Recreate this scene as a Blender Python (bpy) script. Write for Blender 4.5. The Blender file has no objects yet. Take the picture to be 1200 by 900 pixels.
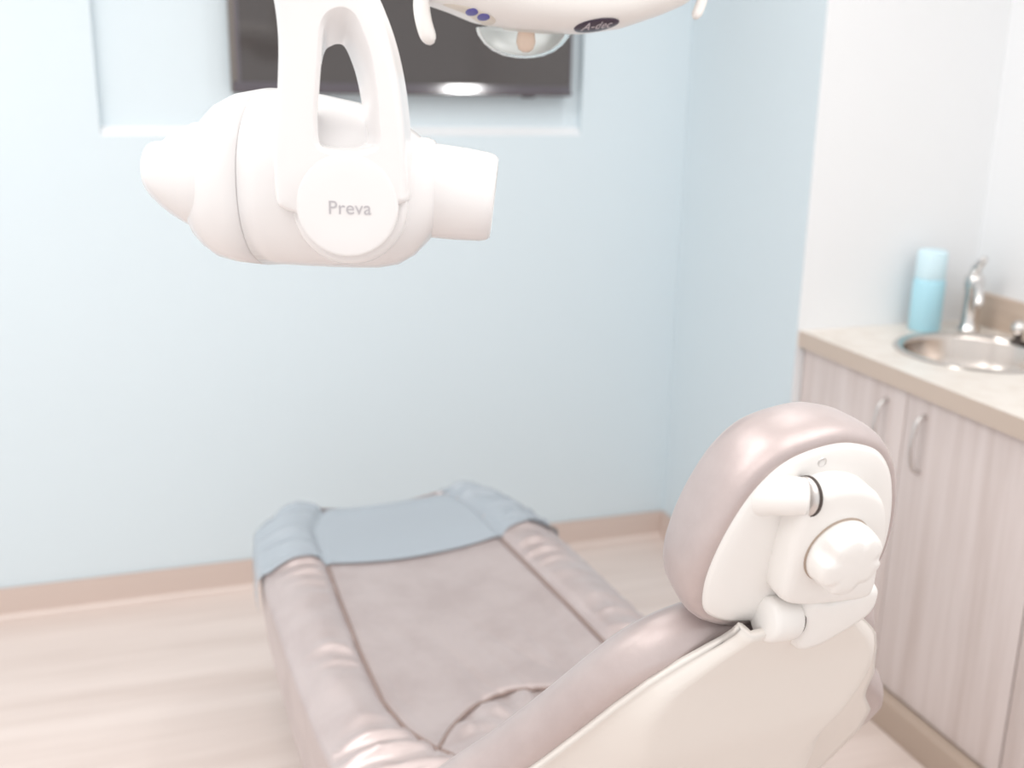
import bpy, bmesh, math, random
from mathutils import Vector, Matrix, noise as mnoise

sc = bpy.context.scene
COL = sc.collection
PI = math.pi
random.seed(4)

# ------------------------------------------------------------------ helpers
def lin(r, g, b):
    def f(c):
        c /= 255.0
        return c / 12.92 if c <= 0.04045 else ((c + 0.055) / 1.055) ** 2.4
    return (f(r), f(g), f(b), 1.0)

def mat(name, rgb, rough=0.5, metal=0.0, spec=0.5, coat=0.0, sheen=0.0, var=None, bump=None):
    """Principled material; var=(rgb2, (sx,sy,sz), lo, hi) mixes a second tone by stretched noise;
    bump=(scale, strength)."""
    m = bpy.data.materials.new(name)
    m.use_nodes = True
    nt = m.node_tree
    b = nt.nodes['Principled BSDF']
    b.inputs['Base Color'].default_value = lin(*rgb)
    b.inputs['Roughness'].default_value = rough
    b.inputs['Metallic'].default_value = metal
    b.inputs['Specular IOR Level'].default_value = spec
    b.inputs['Coat Weight'].default_value = coat
    b.inputs['Sheen Weight'].default_value = sheen
    if var or bump:
        tc = nt.nodes.new('ShaderNodeTexCoord')
    if var:
        mp = nt.nodes.new('ShaderNodeMapping')
        mp.inputs['Scale'].default_value = var[1]
        nt.links.new(tc.outputs['Object'], mp.inputs['Vector'])
        n = nt.nodes.new('ShaderNodeTexNoise')
        n.inputs['Scale'].default_value = 1.0
        n.inputs['Detail'].default_value = 5.0
        n.inputs['Roughness'].default_value = 0.6
        nt.links.new(mp.outputs['Vector'], n.inputs['Vector'])
        r = nt.nodes.new('ShaderNodeValToRGB')
        r.color_ramp.elements[0].position = var[2]
        r.color_ramp.elements[0].color = lin(*rgb)
        r.color_ramp.elements[1].position = var[3]
        r.color_ramp.elements[1].color = lin(*var[0])
        nt.links.new(n.outputs['Fac'], r.inputs['Fac'])
        nt.links.new(r.outputs['Color'], b.inputs['Base Color'])
    if bump:
        n2 = nt.nodes.new('ShaderNodeTexNoise')
        n2.inputs['Scale'].default_value = bump[0]
        n2.inputs['Detail'].default_value = 3.0
        nt.links.new(tc.outputs['Object'], n2.inputs['Vector'])
        bp = nt.nodes.new('ShaderNodeBump')
        bp.inputs['Strength'].default_value = bump[1]
        bp.inputs['Distance'].default_value = 0.01
        nt.links.new(n2.outputs['Fac'], bp.inputs['Height'])
        nt.links.new(bp.outputs['Normal'], b.inputs['Normal'])
    return m

def origin_of(parent):
    o = Vector((0, 0, 0))
    while parent is not None:
        o += parent.location
        parent = parent.parent
    return o

def link(name, bm, m, parent=None, smooth=True, angle=None, loc=None):
    """bm holds world coordinates; the object sits at the parent's origin (or at loc)."""
    bmesh.ops.recalc_face_normals(bm, faces=bm.faces[:])
    org = origin_of(parent)
    if parent is None and loc is not None:
        org = Vector(loc)
    bmesh.ops.translate(bm, vec=-org, verts=bm.verts[:])
    me = bpy.data.meshes.new(name)
    bm.to_mesh(me)
    bm.free()
    for x in (m if isinstance(m, (list, tuple)) else [m]):
        me.materials.append(x)
    for p in me.polygons:
        p.use_smooth = smooth
    if smooth and angle is not None:
        me.set_sharp_from_angle(angle=math.radians(angle))
    o = bpy.data.objects.new(name, me)
    COL.objects.link(o)
    if parent is not None:
        o.parent = parent
    else:
        o.location = org
    return o

def thing(name, loc, label, cat, group=None):
    o = bpy.data.objects.new(name, None)
    o.empty_display_size = 0.1
    COL.objects.link(o)
    o.location = loc
    return tag(o, label, cat, group)

def tag(o, label=None, cat=None, group=None, kind=None):
    if label: o['label'] = label
    if cat: o['category'] = cat
    if group: o['group'] = group
    if kind: o['kind'] = kind
    return o

def box(bm, x0, x1, y0, y1, z0, z1, mi=0):
    v = [bm.verts.new((x, y, z)) for z in (z0, z1) for x, y in ((x0, y0), (x1, y0), (x1, y1), (x0, y1))]
    fs = [(0, 3, 2, 1), (4, 5, 6, 7), (0, 1, 5, 4), (1, 2, 6, 5), (2, 3, 7, 6), (3, 0, 4, 7)]
    out = [bm.faces.new([v[i] for i in f]) for f in fs]
    for f in out: f.material_index = mi
    return v

def boxobj(name, ext, m, parent=None, bevel=0.0, loc=None):
    bm = bmesh.new()
    box(bm, *ext)
    if bevel:
        bmesh.ops.bevel(bm, geom=bm.edges[:], offset=bevel, segments=3, affect='EDGES', profile=0.6)
    return link(name, bm, m, parent, smooth=bool(bevel), angle=40 if bevel else None, loc=loc)

def loft(bm, rings, cap0=True, cap1=True, closed=True):
    R = [[bm.verts.new(p) for p in r] for r in rings]
    n = len(R[0])
    for a, b in zip(R[:-1], R[1:]):
        for i in range(n if closed else n - 1):
            j = (i + 1) % n
            bm.faces.new((a[i], a[j], b[j], b[i]))
    for ok, r in ((cap0, R[0]), (cap1, R[-1])):
        if ok:
            c = bm.verts.new(sum((v.co for v in r), Vector()) / n)
            for i in range(n):
                bm.faces.new((r[i], r[(i + 1) % n], c))
    return R

def catmull(pts, n, closed=True):
    """resample control points (tuples of any length) to n points, uniform in arc length."""
    P = [Vector(p).to_3d() if len(p) == 2 else Vector(p) for p in pts]
    m = len(P)
    dense = []
    segs = m if closed else m - 1
    for i in range(segs):
        if closed:
            p0, p1, p2, p3 = P[(i - 1) % m], P[i], P[(i + 1) % m], P[(i + 2) % m]
        else:
            p0, p1, p2, p3 = P[max(i - 1, 0)], P[i], P[i + 1], P[min(i + 2, m - 1)]
        for k in range(16):
            t = k / 16
            dense.append(0.5 * ((2 * p1) + (p2 - p0) * t + (2 * p0 - 5 * p1 + 4 * p2 - p3) * t * t + (3 * p1 - p0 - 3 * p2 + p3) * t ** 3))
    dense.append(P[0].copy() if closed else P[-1].copy())
    L = [0.0]
    for a, b in zip(dense[:-1], dense[1:]):
        L.append(L[-1] + (b - a).length)
    out, j = [], 0
    cnt = n if closed else n - 1
    for k in range(n):
        t = L[-1] * k / cnt
        while j < len(L) - 2 and L[j + 1] < t: j += 1
        f = (t - L[j]) / max(L[j + 1] - L[j], 1e-9)
        out.append(dense[j].lerp(dense[j + 1], min(f, 1)))
    return out

def inset2d(pts, d):
    n = len(pts)
    area = sum(pts[i].x * pts[(i + 1) % n].y - pts[(i + 1) % n].x * pts[i].y for i in range(n))
    sgn = 1 if area > 0 else -1
    out = []
    for i in range(n):
        t = (pts[(i + 1) % n] - pts[i - 1])
        nrm = Vector((-t.y, t.x, 0)).normalized() * sgn
        out.append(pts[i] + nrm * d)
    return out

def pillow(outline, levels, frame, bm=None):
    """stack of the outline inset by d (metres) or scaled by k (if given as ('k', k)) at heights h."""
    bm = bm or bmesh.new()
    c = sum(outline, Vector()) / len(outline)
    rings = []
    for d, h in levels:
        if isinstance(d, tuple):
            r = [c + (p - c) * d[1] for p in outline]
        else:
            r = inset2d(outline, d)
        rings.append([frame(p.x, p.y, h) for p in r])
    loft(bm, rings)
    return bm

def lathe(bm, prof, origin, axis, n=40, lobes=None, cap0=True, cap1=True):
    """prof = [(radius, height)...] about axis through origin."""
    ax = Vector(axis).normalized()
    t = Vector((0, 0, 1)) if abs(ax.z) < 0.9 else Vector((1, 0, 0))
    e1 = ax.cross(t).normalized(); e2 = ax.cross(e1)
    rings = []
    for r, h in prof:
        ring = []
        for k in range(n):
            th = 2 * PI * k / n
            rr = r * (lobes(th, h) if lobes else 1.0)
            ring.append(Vector(origin) + ax * h + (e1 * math.cos(th) + e2 * math.sin(th)) * rr)
        rings.append(ring)
    loft(bm, rings, cap0, cap1)

def tube(bm, path, rad, n=10, cap=True):
    """path: list of Vectors; rad: number or list."""
    P = [Vector(p) for p in path]
    rings = []
    up = None
    for i, p in enumerate(P):
        t = (P[min(i + 1, len(P) - 1)] - P[max(i - 1, 0)]).normalized()
        if up is None:
            ref = Vector((0, 0, 1)) if abs(t.z) < 0.9 else Vector((1, 0, 0))
            up = t.cross(ref).normalized()
        up = (up - t * up.dot(t)).normalized()
        b = t.cross(up)
        r = rad[i] if isinstance(rad, (list, tuple)) else rad
        rings.append([p + (up * math.cos(2 * PI * k / n) + b * math.sin(2 * PI * k / n)) * r for k in range(n)])
    loft(bm, rings, cap, cap)

def interp(tab, x):
    if x <= tab[0][0]: return tab[0][1:]
    for a, b in zip(tab[:-1], tab[1:]):
        if x <= b[0]:
            f = (x - a[0]) / (b[0] - a[0])
            return tuple(p + (q - p) * f for p, q in zip(a[1:], b[1:]))
    return tab[-1][1:]

def sstep(a, b, x):
    t = max(0.0, min(1.0, (x - a) / (b - a)))
    return t * t * (3 - 2 * t)

def text_mesh(name, body, size, frame, m, parent, depth=0.0006, spacing=1.0):
    cu = bpy.data.curves.new(name, 'FONT')
    cu.body = body; cu.size = size; cu.align_x = 'CENTER'; cu.align_y = 'CENTER'
    cu.extrude = depth; cu.space_character = spacing
    tmp = bpy.data.objects.new(name + '_src', cu)
    COL.objects.link(tmp)
    dg = bpy.context.evaluated_depsgraph_get()
    me = bpy.data.meshes.new_from_object(tmp.evaluated_get(dg))
    COL.objects.unlink(tmp)
    bpy.data.objects.remove(tmp); bpy.data.curves.remove(cu)
    bm = bmesh.new(); bm.from_mesh(me); bpy.data.meshes.remove(me)
    for v in bm.verts:
        v.co = frame(v.co.x, v.co.y, v.co.z)
    for f in bm.faces: f.material_index = 0
    return link(name, bm, m, parent, smooth=False)

# ------------------------------------------------------------------ materials
M = {}
M['blue'] = mat('pale_blue_wall_paint', (216, 228, 234), 0.75, spec=0.2)
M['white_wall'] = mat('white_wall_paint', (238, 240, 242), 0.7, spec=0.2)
M['ceil'] = mat('ceiling_white', (235, 235, 232), 0.9)
M['floor'] = mat('whitewashed_wood_floor', (227, 213, 206), 0.42, spec=0.35,
                 var=((211, 195, 187), (0.7, 9.0, 1.0), 0.36, 0.68))
M['base'] = mat('beige_baseboard', (211, 194, 185), 0.5, spec=0.3)
M['base_dark'] = mat('taupe_cove_base', (184, 166, 152), 0.5, spec=0.3)
M['cab'] = mat('whitewashed_wood_laminate', (224, 213, 210), 0.45, spec=0.3,
               var=((206, 192, 187), (22.0, 22.0, 1.1), 0.4, 0.72))
M['counter'] = mat('cream_countertop', (233, 226, 218), 0.35, spec=0.4,
                   var=((224, 214, 204), (18, 18, 18), 0.45, 0.7))
M['counter_edge'] = mat('tan_counter_edge', (204, 188, 175), 0.4, spec=0.3)
M['splash'] = mat('tan_wood_backsplash', (212, 194, 178), 0.45, spec=0.3,
                  var=((200, 180, 164), (1, 6, 40), 0.4, 0.7))
M['chrome'] = mat('chrome', (225, 222, 220), 0.12, metal=1.0)
M['steel'] = mat('brushed_steel', (214, 206, 200), 0.22, metal=1.0)
M['satin'] = mat('satin_nickel', (214, 210, 208), 0.35, metal=0.9)
M['mirror'] = mat('pearl_white_reflector', (250, 252, 252), 0.4, metal=0.0)
M['dark'] = mat('dark_rubber', (70, 60, 56), 0.6)
M['bottle'] = mat('light_blue_plastic', (178, 226, 241), 0.3, coat=0.3)
M['bottle_cap'] = mat('pale_blue_cap', (212, 238, 247), 0.35)
M['plastic'] = mat('white_plastic', (240, 237, 234), 0.32, spec=0.4)
M['housing'] = mat('white_enamel', (234, 232, 232), 0.22, spec=0.45, coat=0.2)
M['shell'] = mat('ivory_plastic_shell', (233, 227, 221), 0.38, spec=0.4)
M['leather'] = mat('pearl_taupe_leatherette', (198, 185, 183), 0.41, metal=0.42, spec=0.5, sheen=0.15,
                   var=((188, 174, 172), (9, 9, 9), 0.4, 0.65), bump=(55, 0.05))
M['side'] = mat('taupe_leatherette_side', (190, 174, 165), 0.4, metal=0.1, bump=(55, 0.05))
M['piping'] = mat('taupe_piping', (148, 130, 124), 0.5)
M['tv_frame'] = mat('dark_tv_bezel', (88, 83, 90), 0.12, spec=0.8)
M['tv_side'] = mat('grey_tv_edge', (120, 114, 110), 0.35, metal=0.4)
M['tv'] = mat('tv_screen_glass', (62, 56, 55), 0.06, spec=0.9)
M['grey_text'] = mat('grey_print', (186, 183, 187), 0.6)
M['badge'] = mat('dark_violet_badge', (62, 50, 66), 0.3)
M['badge_text'] = mat('silver_print', (205, 195, 200), 0.35)
M['button'] = mat('violet_button', (92, 88, 160), 0.35)
M['panel'] = mat('cream_control_panel', (222, 214, 202), 0.4)
M['bulb'] = mat('warm_lamp_glass', (252, 226, 210), 0.25)
M['base_metal'] = mat('ivory_base_cover', (226, 219, 212), 0.4)

g = bpy.data.materials.new('clear_lens'); g.use_nodes = True
b = g.node_tree.nodes['Principled BSDF']
b.inputs['Base Color'].default_value = (0.97, 0.99, 0.98, 1)
b.inputs['Roughness'].default_value = 0.05
b.inputs['Transmission Weight'].default_value = 1.0
b.inputs['IOR'].default_value = 1.06
M['lens'] = g

g = bpy.data.materials.new('milky_blue_plastic_film'); g.use_nodes = True
nt = g.node_tree
b = nt.nodes['Principled BSDF']
b.inputs['Base Color'].default_value = lin(178, 187, 195)
b.inputs['Roughness'].default_value = 0.3
b.inputs['Specular IOR Level'].default_value = 0.4
tr = nt.nodes.new('ShaderNodeBsdfTransparent')
tr.inputs['Color'].default_value = (0.93, 0.97, 1.0, 1)
mx = nt.nodes.new('ShaderNodeMixShader')
mx.inputs['Fac'].default_value = 0.84
nt.links.new(tr.outputs[0], mx.inputs[1])
nt.links.new(b.outputs[0], mx.inputs[2])
nt.links.new(mx.outputs[0], nt.nodes['Material Output'].inputs['Surface'])
M['film'] = g

# ------------------------------------------------------------------ room
H = 1.6            # camera height
D = 3.285          # blue wall
CEIL = 2.7
WX, WY = 1.709, 2.55       # left edge and front of the white wing wall
RX = 2.29          # right wall
NX0, NX1, NZ0, NZ1 = -0.085, 1.34, 1.408, 2.28   # niche in the blue wall
ND = 0.03
TH = 0.12

bm = bmesh.new(); box(bm, -3.0, 3.0, -2.2, D + 0.3, -0.1, 0.0)
tag(link('floor', bm, M['floor'], smooth=False), kind='structure')
bm = bmesh.new(); box(bm, -3.0, 3.0, -0.6, D + 0.3, CEIL, CEIL + 0.1)
tag(link('ceiling', bm, M['ceil'], smooth=False), kind='structure')
bm = bmesh.new()
box(bm, -3.0, NX0, D, D + 0.25, 0, CEIL)
box(bm, NX1, 3.0, D, D + 0.25, 0, CEIL)
box(bm, NX0, NX1, D, D + 0.25, 0, NZ0)
box(bm, NX0, NX1, D, D + 0.25, NZ1, CEIL)
box(bm, NX0, NX1, D + ND, D + 0.25, NZ0, NZ1)
# sloping sill of the niche
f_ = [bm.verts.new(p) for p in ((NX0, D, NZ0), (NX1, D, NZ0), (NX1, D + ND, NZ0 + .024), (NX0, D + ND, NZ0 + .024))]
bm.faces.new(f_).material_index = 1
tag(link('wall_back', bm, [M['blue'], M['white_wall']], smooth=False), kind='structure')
# wing wall: its side face is blue, its front white
bm = bmesh.new(); v = box(bm, WX, RX + 0.2, WY, D, 0, CEIL)
bm.faces.ensure_lookup_table()
for f in bm.faces:
    if abs(f.calc_center_median().x - WX) < 1e-4: f.material_index = 1
tag(link('wall_alcove', bm, [M['white_wall'], M['blue']], smooth=False), kind='structure')
bm = bmesh.new(); box(bm, RX, RX + 0.2, -1.2, WY, 0, CEIL)
tag(link('wall_right', bm, M['white_wall'], smooth=False), kind='structure')

def baseboard(name, x0, x1, y0, y1, h, m):
    bm = bmesh.new(); box(bm, x0, x1, y0, y1, 0, h)
    top = [e for e in bm.edges if all(abs(v.co.z - h) < 1e-5 for v in e.verts)]
    bmesh.ops.bevel(bm, geom=top, offset=0.005, segments=2, affect='EDGES')
    return tag(link(name, bm, m, smooth=True, angle=40), kind='structure')
baseboard('baseboard_back', -3.0, WX, D - 0.014, D, 0.095, M['base'])
baseboard('baseboard_alcove', WX - 0.014, WX, WY, D - 0.014, 0.095, M['base'])
# quarter round at the foot of the blue wall
bm = bmesh.new()
ring = [(0, 0), (-0.014, 0), (-0.0125, 0.007), (-0.007, 0.0125), (0, 0.014)]
loft(bm, [[Vector((x, D - 0.014 + p[0], p[1])) for p in ring] for x in (-3.0, WX - 0.014)])
tag(link('trim_1', bm, M['floor'], smooth=False), kind='structure')

# ------------------------------------------------------------------ television
TX0, TX1, TZ0 = 0.272, 1.292, 1.527
TZ1 = TZ0 + 0.595
TY = D - 0.028
tv = thing('television', ((TX0 + TX1) / 2, TY, TZ0), 'dark flat television set into the niche of the pale blue wall', 'television')
bm = bmesh.new(); box(bm, TX0, TX1, TY, TY + 0.045, TZ0, TZ1)
bmesh.ops.bevel(bm, geom=bm.edges[:], offset=0.003, segments=2, affect='EDGES')
link('television_body', bm, M['tv_side'], tv, angle=40)
bm = bmesh.new()
fb = 0.012
for e in ((TX0 + .004, TX1 - .004, TZ1 - fb, TZ1 - .003),
          (TX0 + .016, TX0 + .026, TZ0 + 0.03, TZ1 - fb), (TX1 - .010, TX1 - .003, TZ0 + 0.03, TZ1 - fb)):
    box(bm, e[0], e[1], TY - 0.004, TY + 0.002, e[2], e[3])
# lower strip: its face leans back so that it looks up a little
v_ = [[bm.verts.new((x, y, z)) for y, z in ((TY + .002, TZ0 + .003), (TY - .015, TZ0 + .003), (TY - .016, TZ0 + .006), (TY - .004, TZ0 + .031), (TY + .002, TZ0 + .031))] for x in (TX0 + .004, TX1 - .004)]
for i in range(5):
    bm.faces.new((v_[0][i], v_[0][(i + 1) % 5], v_[1][(i + 1) % 5], v_[1][i]))
bm.faces.new(v_[0]); bm.faces.new(v_[1])
link('bezel', bm, M['tv_frame'], tv, smooth=False)
boxobj('screen', (TX0 + .026, TX1 - .010, TY - 0.002, TY + 0.002, TZ0 + .03, TZ1 - fb), M['tv'], tv)
boxobj('sensor', (TX1 - .16, TX1 - .12, TY - 0.003, TY + 0.012, TZ0 - 0.006, TZ0 + 0.002), M['tv_frame'], tv, bevel=0.002)
bm = bmesh.new(); box(bm, 0.6, 0.95, TY + 0.045, D + ND, 1.7, 1.95)
link('wall_bracket', bm, M['tv_frame'], tv, smooth=False)

# ------------------------------------------------------------------ counter, cabinets, sink
CX, CZ = 1.715, 0.922
CY0, CY1 = -0.15, WY
SX, SY, SR = 2.035, 2.215, 0.195
bm = bmesh.new()
def counter_layer(z):
    outer = [bm.verts.new((x, y, z)) for x, y in ((CX, CY0), (RX, CY0), (RX, CY1), (CX, CY1))]
    inner = [bm.verts.new((SX + SR * math.cos(2 * PI * k / 48), SY + SR * math.sin(2 * PI * k / 48), z)) for k in range(48)]
    es = [bm.edges.new((r[i], r[(i + 1) % len(r)])) for r in (outer, inner) for i in range(len(r))]
    return outer, inner, es
o1, i1, e1_ = counter_layer(CZ)
bmesh.ops.triangle_fill(bm, edges=e1_, use_beauty=True)
o0, i0, e0_ = counter_layer(CZ - 0.045)
bmesh.ops.triangle_fill(bm, edges=e0_, use_beauty=True)
for A_, B_ in ((o0, o1), (i0, i1)):
    for i in range(len(A_)):
        f = bm.faces.new((A_[i], A_[(i + 1) % len(A_)], B_[(i + 1) % len(A_)], B_[i]))
        f.material_index = 1
ct = link('countertop', bm, [M['counter'], M['counter_edge']], smooth=False, loc=(CX, CY1, CZ - 0.045))
tag(ct, 'cream countertop with tan front edge over the pale wood cabinets', 'countertop')
bs = boxobj('backsplash', (RX - 0.02, RX, CY0, CY1, CZ, CZ + 0.092), M['splash'], None, bevel=0.002, loc=(RX, CY1, CZ))
tag(bs, 'tan wood backsplash strip along the right wall behind the sink', 'backsplash')

FX = 1.735     # cabinet door faces
def make_cabinet(ya, yb, label):
    c = thing('base_cabinet', ((FX + RX) / 2, (ya + yb) / 2, 0), label, 'cabinet', 'base cabinets under the counter')
    bm = bmesh.new()
    zt_ = CZ - 0.047
    box(bm, FX + 0.02, RX - 0.002, ya, ya + .018, 0.09, zt_)
    box(bm, FX + 0.02, RX - 0.002, yb - .018, yb, 0.09, zt_)
    box(bm, FX + 0.02, RX - 0.002, ya + .018, yb - .018, 0.09, .108)
    box(bm, RX - .016, RX - 0.002, ya + .018, yb - .018, 0.108, zt_)
    box(bm, FX + 0.02, FX + .04, ya + .018, yb - .018, zt_ - .05, zt_)
    box(bm, FX + 0.04, RX - 0.002, ya, yb, 0.0, 0.09)
    link('cabinet_body', bm, M['cab'], c, smooth=False)
    w = (yb - ya) / 2
    for k in range(2):
        y0 = ya + k * w + 0.0015; y1 = ya + (k + 1) * w - 0.0015
        d = boxobj('door', (FX, FX + 0.019, y0, y1, 0.092, CZ - 0.05), M['cab'], c, bevel=0.0015)
        # arched bow pull near the shared edge
        hy = y1 - 0.07 if k == 0 else y0 + 0.07
        path = [Vector((FX + 0.001, hy, 0.69)), Vector((FX - 0.012, hy, 0.692)), Vector((FX - 0.024, hy, 0.705)),
                Vector((FX - 0.030, hy, 0.735)), Vector((FX - 0.032, hy, 0.76)), Vector((FX - 0.030, hy, 0.785)),
                Vector((FX - 0.024, hy, 0.815)), Vector((FX - 0.012, hy, 0.828)), Vector((FX + 0.001, hy, 0.83))]
        path = catmull(path, 24, closed=False)
        bm = bmesh.new(); tube(bm, path, 0.0055, 10)
        link('handle', bm, M['satin'], d)
    boxobj('toe_board', (FX - 0.033, FX + 0.045, ya, yb, 0.0, 0.085), M['base_dark'], c, bevel=0.003)
    return c
make_cabinet(1.653, 2.547, 'pale wood cabinet below the sink with two bow handled doors')
make_cabinet(0.75, 1.650, 'pale wood cabinet nearest the right edge of the photo')

# sink
sk = thing('sink', (SX, SY, CZ), 'round stainless steel sink bowl sunk into the countertop', 'sink')
bm = bmesh.new()
lathe(bm, [(0.212, 0.001), (0.208, 0.005), (0.198, 0.006), (0.188, 0.002), (0.184, -0.01), (0.178, -0.06), (0.16, -0.11),
           (0.12, -0.14), (0.05, -0.15), (0.03, -0.152)], (SX, SY, CZ), (0, 0, 1), 64, cap0=False)
link('basin', bm, M['steel'], sk)
bm = bmesh.new()
lathe(bm, [(0.04, -0.151), (0.038, -0.147), (0.028, -0.147), (0.024, -0.15)], (SX, SY, CZ), (0, 0, 1), 32, cap0=False)
link('drain', bm, M['chrome'], sk)

# faucet
fx, fy = 2.185, 2.43
fc = thing('faucet', (fx, fy, CZ), 'chrome single lever faucet behind the round sink', 'faucet')
bm = bmesh.new()
lathe(bm, [(0.032, 0.0), (0.032, 0.006), (0.027, 0.012), (0.023, 0.03), (0.022, 0.11), (0.026, 0.12), (0.026, 0.15), (0.018, 0.162), (0.004, 0.166)],
      (fx, fy, CZ), (0, 0, 1), 28)
link('faucet_body', bm, M['chrome'], fc)
bm = bmesh.new()
dirv = Vector((SX - fx, SY - fy, 0)).normalized()
path = catmull([Vector((fx, fy, CZ + 0.115)), Vector((fx, fy, CZ + 0.135)) + dirv * 0.03, Vector((fx, fy, CZ + 0.14)) + dirv * 0.08,
                Vector((fx, fy, CZ + 0.125)) + dirv * 0.125, Vector((fx, fy, CZ + 0.095)) + dirv * 0.14], 20, closed=False)
tube(bm, path, 0.012, 14)
link('spout', bm, M['chrome'], fc)
bm = bmesh.new()
path = catmull([Vector((fx, fy, CZ + 0.16)), Vector((fx + .002, fy, CZ + 0.175)) - dirv * 0.004, Vector((fx + .004, fy - .01, CZ + 0.195)) + dirv * 0.01,
                Vector((fx + .004, fy - .016, CZ + 0.208)) + dirv * 0.03], 14, closed=False)
tube(bm, path, [0.015 - 0.0005 * k for k in range(14)], 12)
link('lever', bm, M['chrome'], fc)
# soap dispenser with a round chrome head
dx, dy = 2.205, 2.265
sd = thing('soap_dispenser', (dx, dy, CZ), 'small round headed chrome pump on the counter near the backsplash', 'soap dispenser')
bm = bmesh.new()
lathe(bm, [(0.02, 0.0), (0.02, 0.006), (0.011, 0.010), (0.010, 0.024)], (dx, dy, CZ), (0, 0, 1), 24)
link('collar', bm, M['dark'], sd)
bm = bmesh.new()
lathe(bm, [(0.006, 0.022), (0.017, 0.028), (0.0215, 0.04), (0.0195, 0.053), (0.010, 0.061), (0.002, 0.063)], (dx, dy, CZ), (0, 0, 1), 24)
link('pump_head', bm, M['chrome'], sd)

# blue bottle
bx, by = 2.068, 2.472
bt = thing('spray_bottle', (bx, by, CZ), 'light blue capped bottle standing behind the sink', 'bottle')
bm = bmesh.new()
lathe(bm, [(0.040, 0.0), (0.0435, 0.004), (0.0435, 0.135), (0.042, 0.143), (0.039, 0.146)], (bx, by, CZ), (0, 0, 1), 36)
link('bottle_body', bm, M['bottle'], bt)
bm = bmesh.new()
lathe(bm, [(0.0395, 0.146), (0.041, 0.149), (0.040, 0.218), (0.037, 0.224), (0.030, 0.226)], (bx, by, CZ), (0, 0, 1), 36)
link('cap', bm, M['bottle_cap'], bt)

# ------------------------------------------------------------------ dental chair
PHI = 0.087
AV = Vector((-math.sin(PHI), math.cos(PHI), 0)); SV = Vector((math.cos(PHI), math.sin(PHI), 0)); ZV = Vector((0, 0, 1))
CO = Vector((0.62, 1.75, 0))
def CH(s, a, z): return CO + SV * s + AV * a + ZV * z
chair = thing('dental_chair', CH(0, -0.1, 0), 'reclined pearl taupe dental chair with white backed headrest', 'dental chair')

# --- seat and leg rest cushion
WT = [(-.45, .30), (-.35, .335), (-.2, .362), (0., .368), (.2, .365), (.4, .357), (.55, .349), (.65, .338), (.73, .318), (.79, .288), (.83, .25), (.85, .215), (.862, .17)]
WTL = WT[:8] + [(.73, .328), (.79, .315), (.83, .296), (.85, .275), (.862, .245)]
def wid(a, sg): return interp(WTL if sg < 0 else WT, a)[0]
SEAM = [(-.25, .12), (-.17, .165), (-.10, .208), (-.04, .232), (.06, .246), (.24, .24), (.45, .226), (.61, .214), (.74, .205), (.86, .15)]
ZT = [(-.45, .47), (-.2, .465), (0, .468), (.25, .485), (.5, .505), (.7, .522), (.8, .53), (.84, .526), (.862, .512)]
def arch_a(s): return .035 - (abs(s) / .2) ** 2 * .15
def wr(x, y, sd): return mnoise.noise(Vector((x, y, sd)))
def seat_z(s, a):
    w = wid(a, s); z = interp(ZT, a)[0]; sm = min(interp(SEAM, a)[0], w * .8)
    q = abs(s)
    dish = (.034 * sstep(-.3, .1, a) + .02 * (1 - sstep(-.3, .1, a))) * (1 - .75 * sstep(.66, .84, a))
    if q <= sm:                       # dished centre panel
        zz = z - dish + dish * .62 * (q / max(sm, 1e-3)) ** 2
        # long soft creases running down the panel
        cr = wr(s * 16 + a * 3, a * 2.2, 3.1)
        zz -= .004 * max(0, 1 - abs(cr) * 9) * sstep(.45, .1, a) * sstep(.0, .07, sm - q)
    else:                             # padded side bolster
        t = (q - sm) / max(w - sm, 1e-3)
        zz = z - dish * .38 + .030 * math.sin(PI * min(t * .92 + .04, 1)) ** .8 - .012 * t
        sg = 1 if s > 0 else -1
        ph = a * 105 + 3.2 * wr(a * 11, sg * 3, 1.7) + t * 1.6 * sg + 1.5 * wr(a * 7, t * 2, 4)
        amp = .0115 * max(0.0, .48 + 1.5 * wr(a * 5.3, sg * 7 + t * .6, 9.3))
        zz += amp * (1 - 2 * abs(math.sin(ph / 2)) ** .7) * math.sin(PI * min(max(t, 0), 1)) ** .5
        zz += .006 * wr(a * 12, t * 1.3, sg * 5) * math.sin(PI * min(max(t, 0), 1))
    zz -= .008 * math.exp(-((q - sm) / .008) ** 2)         # seam valley
    ar = arch_a(s)
    if q < .22:
        zz -= .007 * math.exp(-((a - ar) / .008) ** 2)
        if a < ar and q < sm:
            dd = ar - a
            ang = math.atan2(s, .18 - dd)
            zz += .014 * sstep(0, .06, dd) + .0080 * math.sin(ang * 15 + 1.2 * wr(s * 6, a * 6, 2)) * sstep(0, .02, dd) * (1 - sstep(.04, .12, dd))
    return zz
SIDE = [(-.45, .22), (0, .225), (.3, .25), (.6, .31), (.8, .345), (.862, .37)]     # underside height
aa = [-.45 + 1.312 * k / 150 for k in range(151)]
NQ = 96
bm = bmesh.new(); rings = []
for a in aa:
    zb = interp(SIDE, a)[0]
    row = []
    for k in range(NQ + 1):
        q = -1 + 2 * k / NQ
        s = q * wid(a, q)
        row.append(CH(s, a, seat_z(s * .985, a)))
    rr = .02
    def side(sg):
        w = wid(a, sg)
        ze = seat_z(sg * w * .985, a)
        pts = []
        for k in range(1, 6):
            th = PI / 2 * k / 5
            pts.append(CH(sg * (w + rr * math.sin(th)), a, ze - rr * (1 - math.cos(th))))
        for f in (.25, .5, .75):
            pts.append(CH(sg * (w + rr - .006 * f), a, ze - rr + (zb + .01 - ze + rr) * f))
        pts.append(CH(sg * (w + rr - .014), a, zb + .008)); pts.append(CH(sg * (w - .03), a, zb))
        return pts
    rings.append(row + side(1) + side(-1)[::-1])
loft(bm, rings)
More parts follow.
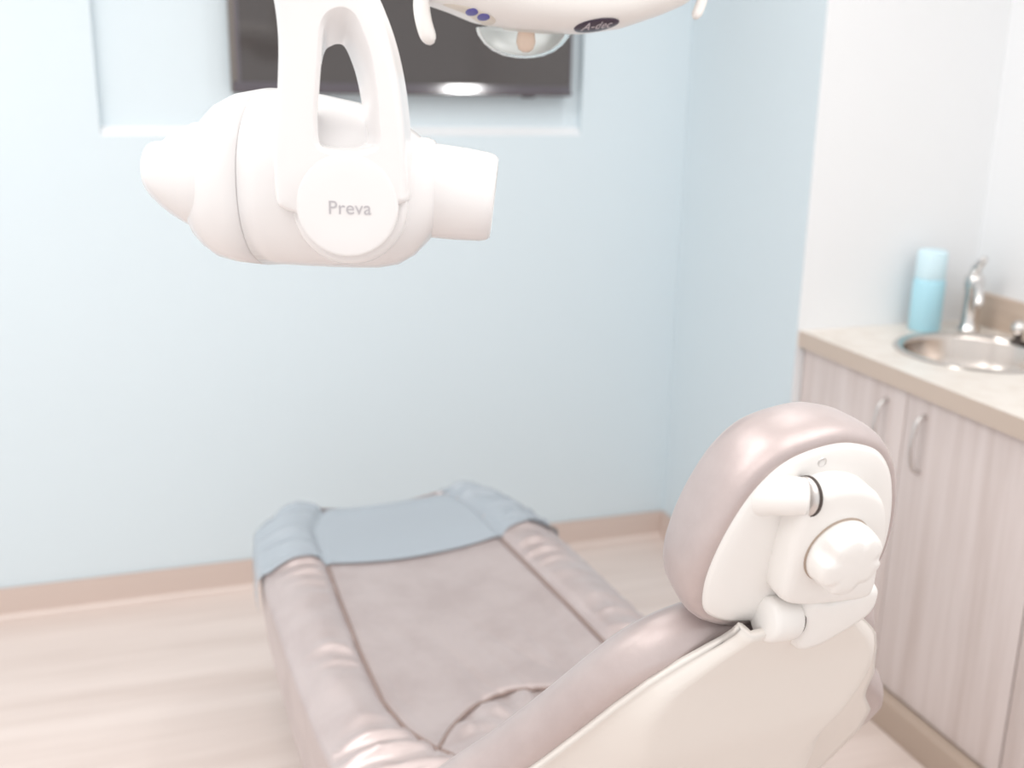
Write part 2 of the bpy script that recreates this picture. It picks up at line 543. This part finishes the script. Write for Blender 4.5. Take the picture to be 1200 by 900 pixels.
seat = link('seat_cushion', bm, M['leather'], chair)
# piping along the seams
for sg in (1, -1):
    path = []
    for k in range(120):
        a = -.24 + .822 * k / 119
        w = wid(a, sg); sm = min(interp(SEAM, a)[0], w * .8)
        path.append(CH(sg * sm, a, seat_z(sg * sm, a) + .0055))
    bm = bmesh.new(); tube(bm, path, .0042, 8)
    link('piping', bm, M['piping'], seat)
path = []
for k in range(70):
    s = -.196 + .392 * k / 69
    path.append(CH(s, arch_a(s), seat_z(s, arch_a(s)) + .0055))
bm = bmesh.new(); tube(bm, path, .0042, 8)
link('piping', bm, M['piping'], seat)

# --- underframe, column and floor base
ol = catmull([(-.24, -.4), (.24, -.4), (.26, 0), (.24, .35), (.2, .6), (-.2, .6), (-.24, .35), (-.26, 0)], 64)
bm = pillow(ol, [(.03, .14), (0.0, .15), (0.0, .235), (.01, .25)], lambda x, y, h: CH(x, y, h))
link('underframe', bm, M['base_metal'], chair, angle=50)
ol = catmull([(-.12, -.25), (.12, -.25), (.13, 0), (.12, .2), (-.12, .2), (-.13, 0)], 48)
bm = pillow(ol, [(-.01, .03), (0, .05), (.01, .15)], lambda x, y, h: CH(x, y, h))
link('lift_column', bm, M['base_metal'], chair, angle=50)
ol = catmull([(-.2, -.5), (.2, -.5), (.25, -.25), (.24, .1), (.17, .4), (-.17, .4), (-.24, .1), (-.25, -.25)], 64)
bm = pillow(ol, [(.0, 0.0), (-.004, .01), (.0, .03), (.02, .045), (.05, .05)], lambda x, y, h: CH(x, y, h))
link('floor_base', bm, M['base_metal'], chair, angle=50)

# --- backrest
BO = CH(0, -.363, .45)
UB = (AV * -.5256 + ZV * .8507).normalized()
NB = (AV * -.8507 + ZV * -.5256).normalized()        # backwards, towards the camera
def BK(s, r, off): return BO + SV * (s - .010) + UB * r + NB * off
half = [(0., .664), (.06, .663), (.105, .657), (.145, .640), (.178, .610), (.206, .565), (.232, .515), (.266, .455), (.298, .405), (.340, .352),
        (.360, .310), (.359, .265), (.342, .205), (.318, .13), (.300, .03), (.28, -.06), (.18, -.10)]
ol = catmull([(x - .034 * math.exp(-((y - .50) / .075) ** 2), y) for x, y in half] + [(-x, y) for x, y in half[:0:-1]], 160)
bm = pillow(ol, [(.016, .066), (.006, .064), (.0, .056), (-.006, .044), (-.009, .030), (-.007, .016), (.0, .005), (.012, -.003), (.03, -.005), (.06, 0), (('k', .5), .012)], BK)
bk = link('backrest_cushion', bm, M['leather'], chair)
# the moulded shell on its back
BW = [(-.1, .22), (-.07, .30), (0., .33), (.10, .345), (.19, .352), (.275, .354), (.345, .332), (.405, .284), (.455, .252), (.515, .218), (.565, .192), (.61, .164), (.64, .136), (.665, .108), (.685, .084), (.705, .078)]
bm = bmesh.new()
rows = []
NR, NS = 70, 60
for i in range(NR + 1):
    r = -.1 + .802 * i / NR
    w = interp(BW, r)[0]
    row = []
    for k in range(NS + 1):
        q = -1 + 2 * k / NS
        hgt = interp([(-.1, .06), (.1, .074), (.3, .066), (.5, .046), (.62, .020), (.67, .014), (.72, .012)], r)[0]
        edge = .42 + .46 * sstep(.40, .64, r)
        off = .0685 + hgt * (1 - sstep(edge, (.78 if q > 0 else .95) + (.20 if q > 0 else .03) * sstep(.35, .62, r), abs(q)))
        row.append(bm.verts.new(BK(q * w * (1 - .070 * sstep(.5, .4, r) * sstep(.1, .4, q)), r, off)))
    rows.append(row)
for a_, b_ in zip(rows[:-1], rows[1:]):
    for k in range(NS):
        bm.faces.new((a_[k], a_[k + 1], b_[k + 1], b_[k]))
sh = link('backrest_shell', bm, M['shell'], chair)
md = sh.modifiers.new('thickness', 'SOLIDIFY'); md.thickness = .010; md.offset = 0

# --- headrest
K = .923
HU = (AV * -.245 + ZV * .97).normalized(); HN = SV.cross(HU)
if HN.y > 0: HN = -HN
HP = Vector((0.651, 0.955, 1.132))
def HR(x, y, off): return HP + SV * ((x + .025) * K) + HU * (y * K) + HN * (off * K)
half = [(.004, .113), (.04, .107), (.073, .092), (.100, .062), (.119, .022), (.132, -.025), (.136, -.070), (.126, -.110), (.092, -.134), (.045, -.146), (0, -.149)]
ol = catmull([(x, y) for x, y in half] + [(-x, y) for x, y in half[-2:0:-1]], 120)
bm = pillow(ol, [(('k', .9), .0), (.010, .006), (.004, .009), (-.002, .0085), (-.007, .005), (-.0105, -.002), (-.0125, -.012), (-.0125, -.026), (-.010, -.045), (-.006, -.066), (.0, -.080), (.010, -.092), (('k', .80), -.099), (('k', .6), -.1), (('k', .3), -.096)], HR)
hc = link('headrest_cushion', bm, M['leather'], chair)
bm = pillow(ol, [(.008, -.002), (.003, .006), (.003, .010), (.009, .0145), (('k', .82), .0165), (('k', .62), .0185), (('k', .35), .020)], HR)
hp = link('headrest_plate', bm, M['plastic'], chair)
# recessed screw
bm = bmesh.new()
lathe(bm, [(.0060, .008), (.0060, .0145), (.0046, .0155), (.0040, .0135)], HR(-.016, .091, 0), HN, 20)
link('screw', bm, M['satin'], hp)
bm = bmesh.new()
lathe(bm, [(.0028, .012), (.0028, .0142)], HR(-.016, .091, 0), HN, 12)
link('screw_socket', bm, M['dark'], hp)
# hinge arm that swells out of the plate at left
bm = bmesh.new()
path = catmull([HR(-.080, .034, -.030), HR(-.079, .044, -.004), HR(-.071, .055, .016), HR(-.060, .062, .030), HR(-.047, .064, .037)], 24, closed=False)
tube(bm, path, [.031 - .010 * sstep(0, 14, k) - .0015 * sstep(16, 23, k) for k in range(24)], 28)
ha = link('hinge_arm', bm, M['plastic'], chair)
bm = bmesh.new()
lathe(bm, [(.0207, .0015), (.0207, .004)], HR(-.049, .0640, .037), SV - HU * .08, 32)
link('hinge_ring', bm, M['satin'], ha)
bm = bmesh.new()
lathe(bm, [(.0217, 0), (.0217, .0035)], HR(-.0455, .0637, .037), SV - HU * .08, 32)
link('hinge_gap', bm, M['dark'], ha)
# arched housing
ol2 = catmull([(-.055, .042), (-.048, .064), (-.032, .075), (-.006, .079), (.028, .072), (.056, .054), (.074, .026), (.084, -.01), (.090, -.055), (.094, -.088), (.086, -.103),
               (.05, -.102), (.0, -.096), (-.03, -.088), (-.048, -.076), (-.054, -.055), (-.056, -.01), (-.056, .022)], 110)
bm = pillow(ol2, [(.003, .006), (.0, .012), (.0, .042), (.0015, .0475), (.005, .052), (('k', .88), .054), (('k', .75), .055), (('k', .3), .055)], HR)
hh = link('hinge_housing', bm, M['plastic'], chair)
# adjustment knob with finger scallops
def lob(th, h):
    k = sstep(.058, .066, h)
    return 1 - .17 * k * max(0.0, math.cos(5 * th + 2.2)) ** 1.5
bm = bmesh.new()
lathe(bm, [(.038, .050), (.0405, .054), (.041, .060), (.041, .064), (.0405, .070), (.0395, .076), (.0375, .080), (.034, .0822), (.024, .0835), (.01, .084)], HR(.006, -.008, 0) , HN, 120, lobes=lob)
kn = link('adjustment_knob', bm, M['plastic'], chair)
bm = bmesh.new()
lathe(bm, [(.0416, .046), (.0416, .0514)], HR(.006, -.008, 0), HN, 64)
link('knob_gap', bm, M['base_dark'], kn)
# lower pivot: short barrel at left, bracket at right
bm = bmesh.new()
lathe(bm, [(.006, -.0005), (.021, 0), (.0255, .003), (.0265, .008), (.0265, .036), (.025, .040), (.02, .042)], HR(-.050, -.122, .03), SV - HU * .12, 36)
link('pivot_barrel', bm, M['plastic'], chair)
bm = bmesh.new()
lathe(bm, [(.0225, 0), (.0225, .006)], HR(-.0095, -.127, .03), SV - HU * .12, 36)
link('pivot_gap', bm, M['dark'], chair)
ol3 = catmull([(-.004, -.092), (.03, -.096), (.07, -.093), (.098, -.088), (.110, -.100), (.110, -.122), (.098, -.138), (.06, -.158), (.03, -.17), (.002, -.17), (-.004, -.14)], 80)
bm = pillow(ol3, [(.004, .0), (.0, .006), (.0, .036), (('k', .96), .046), (('k', .88), .051), (('k', .76), .0525), (('k', .3), .0525)], HR)
link('pivot_bracket', bm, M['plastic'], chair)
# neck post going down into the shell
bm = bmesh.new()
tube(bm, [HR(.0, -.11, .018), HR(.0, -.145, .018), BK(.0, .60, .035)], .022, 20)
link('neck_post', bm, M['plastic'], chair)

# --- clear film cover drawn over the foot end
bm = bmesh.new(); rings = []
ac = [.588 + .288 * k / 60 for k in range(61)]
for a in ac:
    ae = min(a, .862)
    push = max(0, a - .862)
    row = []
    side_l = .085 + .02 * wr(a * 9, 0, 5)
    for k in range(NQ + 1):
        q = -1 + 2 * k / NQ
        s = q * (wid(ae, q) + .005)
        z = seat_z(q * wid(ae, q) * .985, ae) + .0068 + .002 * wr(s * 9, a * 9, 4)
        row.append(CH(s, ae + push, z - push * 1.2))
    def sidef(sg):
        w = wid(ae, sg) + .005
        ze = seat_z(sg * wid(ae, sg) * .985, ae) + .0068
        return [CH(sg * (w + .026 * math.sin(t)), ae + push, ze - .026 * (1 - math.cos(t))) for t in (.5, 1.0, 1.5)] + \
               [CH(sg * (w + .028), ae + push, ze - .026 - side_l * f) for f in (.4, .8, 1.0)]
    rings.append(sidef(-1)[::-1] + row + sidef(1))
# hanging end
last = rings[-1]
for dz in (.012, .03, .06, .10):
    rings.append([p + AV * (.010 + dz * .05) - ZV * dz for p in last])
loft(bm, rings, cap0=False, cap1=False, closed=False)
fc_ = link('foot_cover', bm, M['film'], loc=CH(0, .75, .5))
tag(fc_, 'milky clear plastic cover drawn over the foot end of the dental chair', 'plastic cover')

# ------------------------------------------------------------------ x-ray machine
ps = math.radians(-19)
E1 = Vector((math.cos(ps), math.sin(ps), 0)); E2 = Vector((-math.sin(ps), math.cos(ps), 0))
XQ = Vector((0.222, 1.261, 1.478))
def XR(s, off, z): return XQ + E1 * s + E2 * off + ZV * z
xr = thing('dental_xray_machine', XR(0, 0, -.1), 'white dental x-ray head hanging from its forked arm above the chair', 'x-ray machine')

def slant(s, o): return .20 * o * sstep(-.165, -.09, s) * sstep(-.02, -.08, s) if s < -.02 else 0.0
def section(s, zt, zb, dh, n=56, p=2.3, off0=0.0, fn=None):
    zc, zh = (zt + zb) / 2, (zt - zb) / 2
    out = []
    for k in range(n):
        th = 2 * PI * k / n
        c, si = math.cos(th), math.sin(th)
        o = off0 + dh * math.copysign(abs(c) ** (2 / p), c); z = zc + zh * math.copysign(abs(si) ** (2 / p), si)
        if fn: o, z = fn(s, o, z)
        out.append(XR(s + (slant(s, o) if n == 56 else 0), o, z))
    return out
BT = [(-.166, .02, -.045, .04), (-.165, .040, -.060, .062), (-.160, .052, -.070, .070), (-.150, .066, -.080, .078), (-.133, .082, -.0905, .087), (-.110, .093, -.0955, .093), (-.079, .099, -.098, .0955)]
bm = bmesh.new()
loft(bm, [section(*t) for t in BT] + [section(-.0785, .094, -.093, .092)])
cap_ = link('rear_cap', bm, M['housing'], xr)
BT2 = [(-.0775, .094, -.093, .092), (-.0770, .0992, -.0982, .0958), (-.06, .0985, -.0975, .096), (-.02, .093, -.099, .096), (.02, .085, -.0995, .095), (.045, .077, -.099, .092), (.066, .066, -.095, .086), (.085, .053, -.084, .076), (.100, .040, -.068, .064), (.110, .034, -.055, .052), (.114, .02, -.045, .04)]
bm = bmesh.new()
loft(bm, [section(*t) for t in BT2])
link('tube_housing', bm, M['housing'], xr)
# lobe on the rear cap with a scooped recess on top
def notch(s, o, z):
    k = sstep(-.163, -.1655, s) * sstep(.026, .016, o)
    return o, z + (min(z, .038) - z) * k
LT = [(-.217, .014, -.004, .02), (-.2155, .028, -.012, .036), (-.211, .038, -.020, .050), (-.204, .046, -.028, .059), (-.195, .052, -.036, .066), (-.185, .057, -.044, .0715), (-.1735, .0605, -.051, .076), (-.1665, .062, -.055, .078), (-.1635, .0625, -.056, .079), (-.15, .061, -.060, .080), (-.13, .058, -.062, .079), (-.115, .050, -.060, .073)]
LT = [(t[0],) + interp([(a, b_, c, d) for a, b_, c, d in LT], t[0]) for t in LT]
bm = bmesh.new()
loft(bm, [section(t[0], t[1], t[2], t[3], 96, 2.2, -.004, notch) for t in LT])
link('cap_knuckle', bm, M['housing'], cap_)
# position cone
cd = (E1 * 1.0 + ZV * -.10).normalized()
bm = bmesh.new()
c0 = XR(.075, 0, -.0085)
lathe(bm, [(.050, 0), (.0535, .02), (.0525, .06), (.0505, .088), (.0485, .096), (.045, .100), (.040, .1005), (.0385, .096), (.037, .05)], c0, cd, 56, cap1=True)
link('position_cone', bm, M['housing'], xr)
bm = bmesh.new()
lathe(bm, [(.058, .0), (.0585, .018), (.0565, .026), (.052, .029)], c0, cd, 56)
link('cone_collar', bm, M['housing'], xr)

# forked yoke: plate with an arched opening and a round boss
yo = [(-.052, .04), (-.052, -.012), (-.043, -.0225), (-.030, -.027), (-.0265, -.036), (-.017, -.052), (0, -.064), (.0235, -.0695), (.047, -.064), (.064, -.050), (.0725, -.030), (.0755, -.0165),
      (.0845, -.012), (.085, .0), (.0835, .04), (.0805, .08), (.0755, .115), (.067, .150), (.055, .182), (.040, .212), (.024, .24), (.012, .262), (-.010, .285), (-.052, .285), (-.066, .262), (-.058, .225), (-.049, .198), (-.0445, .172), (-.0435, .14), (-.047, .09)]
hf = [(-.0045, .048), (-.0055, .075), (-.003, .10), (.0, .13), (.003, .158), (.009, .171), (.021, .1765), (.032, .172), (.040, .156), (.048, .132), (.0525, .10), (.0545, .07), (.0550, .048), (.046, .041), (.025, .039), (.004, .041)]
hb = [(-.0135, .050), (-.0135, .075), (-.012, .10), (-.009, .122), (-.004, .139), (.004, .1445), (.0095, .146), (.015, .1445), (.020, .137), (.027, .118), (.032, .095), (.0355, .07), (.037, .052), (.030, .044), (.015, .042), (.0, .044)]
NO = 200
yo_ = catmull(yo, NO); hf_ = catmull(hf, NO); hb_ = catmull(hb, NO)
bm = bmesh.new()
def addring(pts, off): return [bm.verts.new(XR(p.x, off, p.y)) for p in pts]
YF, YB = -.116, -.062
R = [addring(inset2d(hb_, 0), YB), addring([a.lerp(b_, .5) for a, b_ in zip(hb_, hf_)], (YF * .55 + YB * .45)), addring(hf_, YF + .006),
     addring(inset2d(hf_, -.004), YF + .001)]
O = [addring(inset2d(yo_, .006), YF + .0006), addring(inset2d(yo_, .002), YF + .003), addring(yo_, YF + .008), addring(yo_, YF + .028), addring(inset2d(yo_, -.003), YB)]
def bridge(a, b_):
    for i in range(len(a)):
        j = (i + 1) % len(a)
        bm.faces.new((a[i], a[j], b_[j], b_[i]))
for a, b_ in zip(R[:-1], R[1:]): bridge(a, b_)
for a, b_ in zip(O[:-1], O[1:]): bridge(a, b_)
def fill(inner, outer):
    es = []
    for r in (inner, outer):
        for i in range(len(r)):
            e = bm.edges.get((r[i], r[(i + 1) % len(r)]))
            es.append(e)
    bmesh.ops.triangle_fill(bm, edges=es, use_beauty=True)
fill(R[-1], O[0]); fill(R[0], O[-1])
yk = link('yoke', bm, M['housing'], xr, angle=38)
# round boss cover with the name
bm = bmesh.new()
lathe(bm, [(.0535, -.006), (.0535, -.0004), (.0527, .0006), (.050, .0011), (.03, .0014)], XR(.0235, YF + .001, -.0165), -E2, 72)
bs_ = link('pivot_cover', bm, M['housing'], xr)
text_mesh('lettering', 'Preva', .0200, lambda x, y, z: XR(.0262 + x, YF - .0004 - z, -.0190 + y), M['grey_text'], bs_, spacing=1.02)
# block joining the yoke to the housing
bm = bmesh.new()
lathe(bm, [(.061, -.02), (.061, .030), (.059, .036), (.054, .040)], XR(.0225, -.062, -.021), -E2, 64)
link('yoke_bearing', bm, M['housing'], xr)
# arm above the frame: neck, swivel, folding arm to a ceiling post
bm = bmesh.new()
tube(bm, catmull([XR(-.035, -.09, .26), XR(-.035, -.085, .33), XR(-.02, -.05, .40), XR(0, 0, .46)], 16, closed=False), .034, 24)
link('neck', bm, M['housing'], xr)
bm = bmesh.new()
lathe(bm, [(.045, 0), (.05, .01), (.05, .08), (.04, .1)], XR(0, 0, .44), ZV, 32)
link('swivel', bm, M['housing'], xr)
bm = bmesh.new()
tube(bm, [XR(0, 0, .50), Vector((-.75, 1.6, 2.15))], [.036, .042], 24)
link('folding_arm', bm, M['housing'], xr)
bm = bmesh.new()
lathe(bm, [(.05, 0), (.05, .35), (.045, .36), (.045, CEIL - 2.08)], Vector((-.75, 1.6, 2.08)), ZV, 32)
link('ceiling_post', bm, M['housing'], xr)

# ------------------------------------------------------------------ dental light
LQ = Vector((0.597, 1.581, 1.689))
def LG(s, o, z): return LQ + Vector((s, o, z))
dl = thing('dental_light', LG(0, 0, .06), 'white bar shaped dental lamp with two handles above the chair', 'dental lamp')
BZ = [(-.215, .012), (-.205, .004), (-.192, -.001), (-.155, -.011), (-.117, -.024), (-.065, -.033), (-.012, -.036), (.042, -.035), (.096, -.027), (.152, -.009), (.193, .007), (.212, .018), (.222, .030)]
bm = bmesh.new(); rings = []
for k in range(49):
    s = -.215 + .437 * k / 48
    zb = interp(BZ, s)[0]
    e = max(0.0, 1 - (abs(s - .0035) / .2205) ** 4) ** .5
    dh = .012 + .075 * e; zh = .010 + .045 * e
    rings.append([LG(s, dh * math.copysign(abs(math.cos(2 * PI * j / 40)) ** .8, math.cos(2 * PI * j / 40)),
                     zb + zh + zh * math.copysign(abs(math.sin(2 * PI * j / 40)) ** .8, math.sin(2 * PI * j / 40))) for j in range(40)])
loft(bm, rings)
lh = link('lamp_housing', bm, M['plastic'], dl)
# clear bowl below and the warm bulb inside
bm = bmesh.new()
LP = [(.071, .008), (.0705, .003), (.068, -.003), (.059, -.0145), (.046, -.0245), (.030, -.031), (.013, -.034), (.003, -.0345)]
lathe(bm, LP, LG(-.035, .035, -.036), ZV, 48, cap0=False)
ln = link('lens_bowl', bm, M['lens'], dl)
md = ln.modifiers.new('thickness', 'SOLIDIFY'); md.thickness = .003; md.offset = -1
bm = bmesh.new()
lathe(bm, [(.010, .012), (.013, .0), (.0145, -.012), (.011, -.022), (.004, -.026)], LG(-.033, .030, -.036), ZV, 24)
link('bulb', bm, M['bulb'], dl)
bm = bmesh.new()
NRF = 24
R_ = []
for r_, h_ in LP:
    R_.append([LG(-.035 + .95 * r_ * math.cos(PI * k / NRF),   .035 + .95 * r_ * math.sin(PI * k / NRF), -.035 + .95 * h_) for k in range(NRF + 1)])
loft(bm, R_, False, False, closed=False)
rf = link('reflector', bm, M['mirror'], dl)
md = rf.modifiers.new('thickness', 'SOLIDIFY'); md.thickness = .0015; md.offset = 0
for pts, rad in (([(-.205, .03), (-.2075, .004), (-.206, -.018), (-.200, -.040), (-.1925, -.055)], .0115), ([(.226, .05), (.2245, .022), (.219, .004), (.212, -.009)], .008)):
    bm = bmesh.new()
    path = catmull([LG(x, -.03, z) for x, z in pts], 22, closed=False)
    rr = [rad * (.85 + .15 * sstep(0, 10, k)) for k in range(22)]
    for k in range(1, 5): rr[-k] = rad * math.sqrt(max(0.02, 1 - ((5 - k) / 4.2) ** 2))
    tube(bm, path, rr, 18)
    link('handle', bm, M['plastic'], dl)
# control panel with two buttons, and the badge, on the front rim
def onrim(s, z):
    """point on the housing's front at lengthwise s, height z"""
    zb = interp(BZ, s)[0]
    e = max(0.0, 1 - (abs(s - .0035) / .2205) ** 4) ** .5
    dh = .012 + .075 * e; zh = .010 + .045 * e
    t = max(-1, min(1, (z - zb - zh) / zh))
    si = math.copysign(abs(t) ** (1 / .8), t)
    return LG(s, -dh * math.sqrt(max(0, 1 - si * si)) ** .8, z)
def rim_patch(outline, push):
    """a thin raised patch following the rim"""
    bm = bmesh.new()
    c = sum(outline, Vector()) / len(outline)
    rings = []
    for k, pu in ((1.0, -.002), (1.0, push * .6), (.93, push), (.6, push), (.25, push)):
        r = []
        for p in outline:
            q = c + (p - c) * k
            w_ = onrim(q.x, q.y)
            n_ = Vector((0, w_.y - LQ.y, (w_.z - (LQ.z + interp(BZ, q.x)[0] + .05)))).normalized()
            r.append(w_ + n_ * pu)
        rings.append(r)
    loft(bm, rings, cap0=False)
    return bm
def ell(cx, cz, rx, rz, tilt, n=40):
    return [Vector((cx + rx * math.cos(t) * math.cos(tilt) - rz * math.sin(t) * math.sin(tilt), cz + rx * math.cos(t) * math.sin(tilt) + rz * math.sin(t) * math.cos(tilt), 0))
            for t in [2 * PI * k / n for k in range(n)]]
pn = link('control_panel', rim_patch(catmull([(-.178, -.002), (-.150, -.0045), (-.112, -.017), (-.102, -.026), (-.118, -.0235), (-.15, -.011)], 48), .0012), M['panel'], dl)
for cx, cz in ((-.140, -.0105), (-.123, -.0165)):
    link('button', rim_patch(ell(cx, cz, .0075, .0035, -.25), .0028), M['button'], pn)
bd = link('badge', rim_patch(ell(.043, -.0235, .033, .0085, .13, 60), .002), M['badge'], dl)
def badge_frame(x, y, z):
    s = .043 + x; zz = -.0235 + y * .72 + x * .13
    w_ = onrim(s, zz)
    n_ = Vector((0, w_.y - LQ.y, (w_.z - (LQ.z + interp(BZ, s)[0] + .05)))).normalized()
    return w_ + n_ * (.0026 + z)
text_mesh('lettering', 'A-dec', .017, badge_frame, M['badge_text'], bd, depth=.0004, spacing=1.05)
# arm to the ceiling
bm = bmesh.new()
tube(bm, catmull([LG(.0, .02, .04), LG(0, .06, .12), LG(0, .10, .22), LG(0, .10, .36)], 18, closed=False), .02, 18)
link('lamp_arm', bm, M['plastic'], dl)
bm = bmesh.new()
lathe(bm, [(.03, 0), (.034, .01), (.034, CEIL - LQ.z - .34)], LG(0, .10, .34), ZV, 28)
link('ceiling_post', bm, M['plastic'], dl)

# ------------------------------------------------------------------ light
w = bpy.data.worlds.new('daylight'); sc.world = w
w.use_nodes = True
bg = w.node_tree.nodes['Background']
bg.inputs['Color'].default_value = (1.0, 0.995, 0.992, 1)
bg.inputs['Strength'].default_value = 0.63

def area(name, loc, sx, sy, power, col=(1, .99, .98), rot=(0, 0, 0)):
    l = bpy.data.lights.new(name, 'AREA'); l.shape = 'RECTANGLE'; l.size = sx; l.size_y = sy
    l.energy = power; l.color = col
    o = bpy.data.objects.new(name, l); COL.objects.link(o); o.location = loc; o.rotation_euler = rot
    return o
area('ceiling_panel_light', (-0.7, 1.75, CEIL - 0.02), 1.8, .9, 21)
area('ceiling_panel_light', (1.2, 0.5, CEIL - 0.02), 1.6, 1.2, 11)
area('ceiling_panel_light', (-0.9, 0.2, CEIL - 0.02), 1.6, 1.2, 10)

area('ceiling_spot_light', (1.365, 2.3, CEIL - 0.02), .115, .10, 2.6)

# ------------------------------------------------------------------ camera
cam = bpy.data.cameras.new('camera'); co = bpy.data.objects.new('camera', cam)
COL.objects.link(co)
cam.sensor_width = 36.0; cam.lens = 1283.0 / 1200 * 36
cx = Vector((0.9476, -0.0712, 0.3116)); 
right = Vector((0.948, -0.319, 0.018)); down = Vector((-0.071, -0.266, -0.961)); fwd = Vector((0.312, 0.910, -0.275))
fwd.normalize(); right = (right - fwd * right.dot(fwd)).normalized(); upv = right.cross(fwd).normalized()
m4 = Matrix((( right.x, upv.x, -fwd.x, 0.0), (right.y, upv.y, -fwd.y, 0.0), (right.z, upv.z, -fwd.z, H), (0, 0, 0, 1)))
co.matrix_world = m4
cam.clip_start = 0.05
cam.dof.use_dof = True
cam.dof.focus_distance = 1.30
cam.dof.aperture_fstop = 3.0
sc.camera = co

sc.view_settings.view_transform = 'Standard'
sc.view_settings.look = 'None'
sc.view_settings.gamma = 1.0
sc.view_settings.use_curve_mapping = False
sc.view_settings.exposure = 0.76
sc.cycles.use_denoising = True
sc.cycles.max_bounces = 8
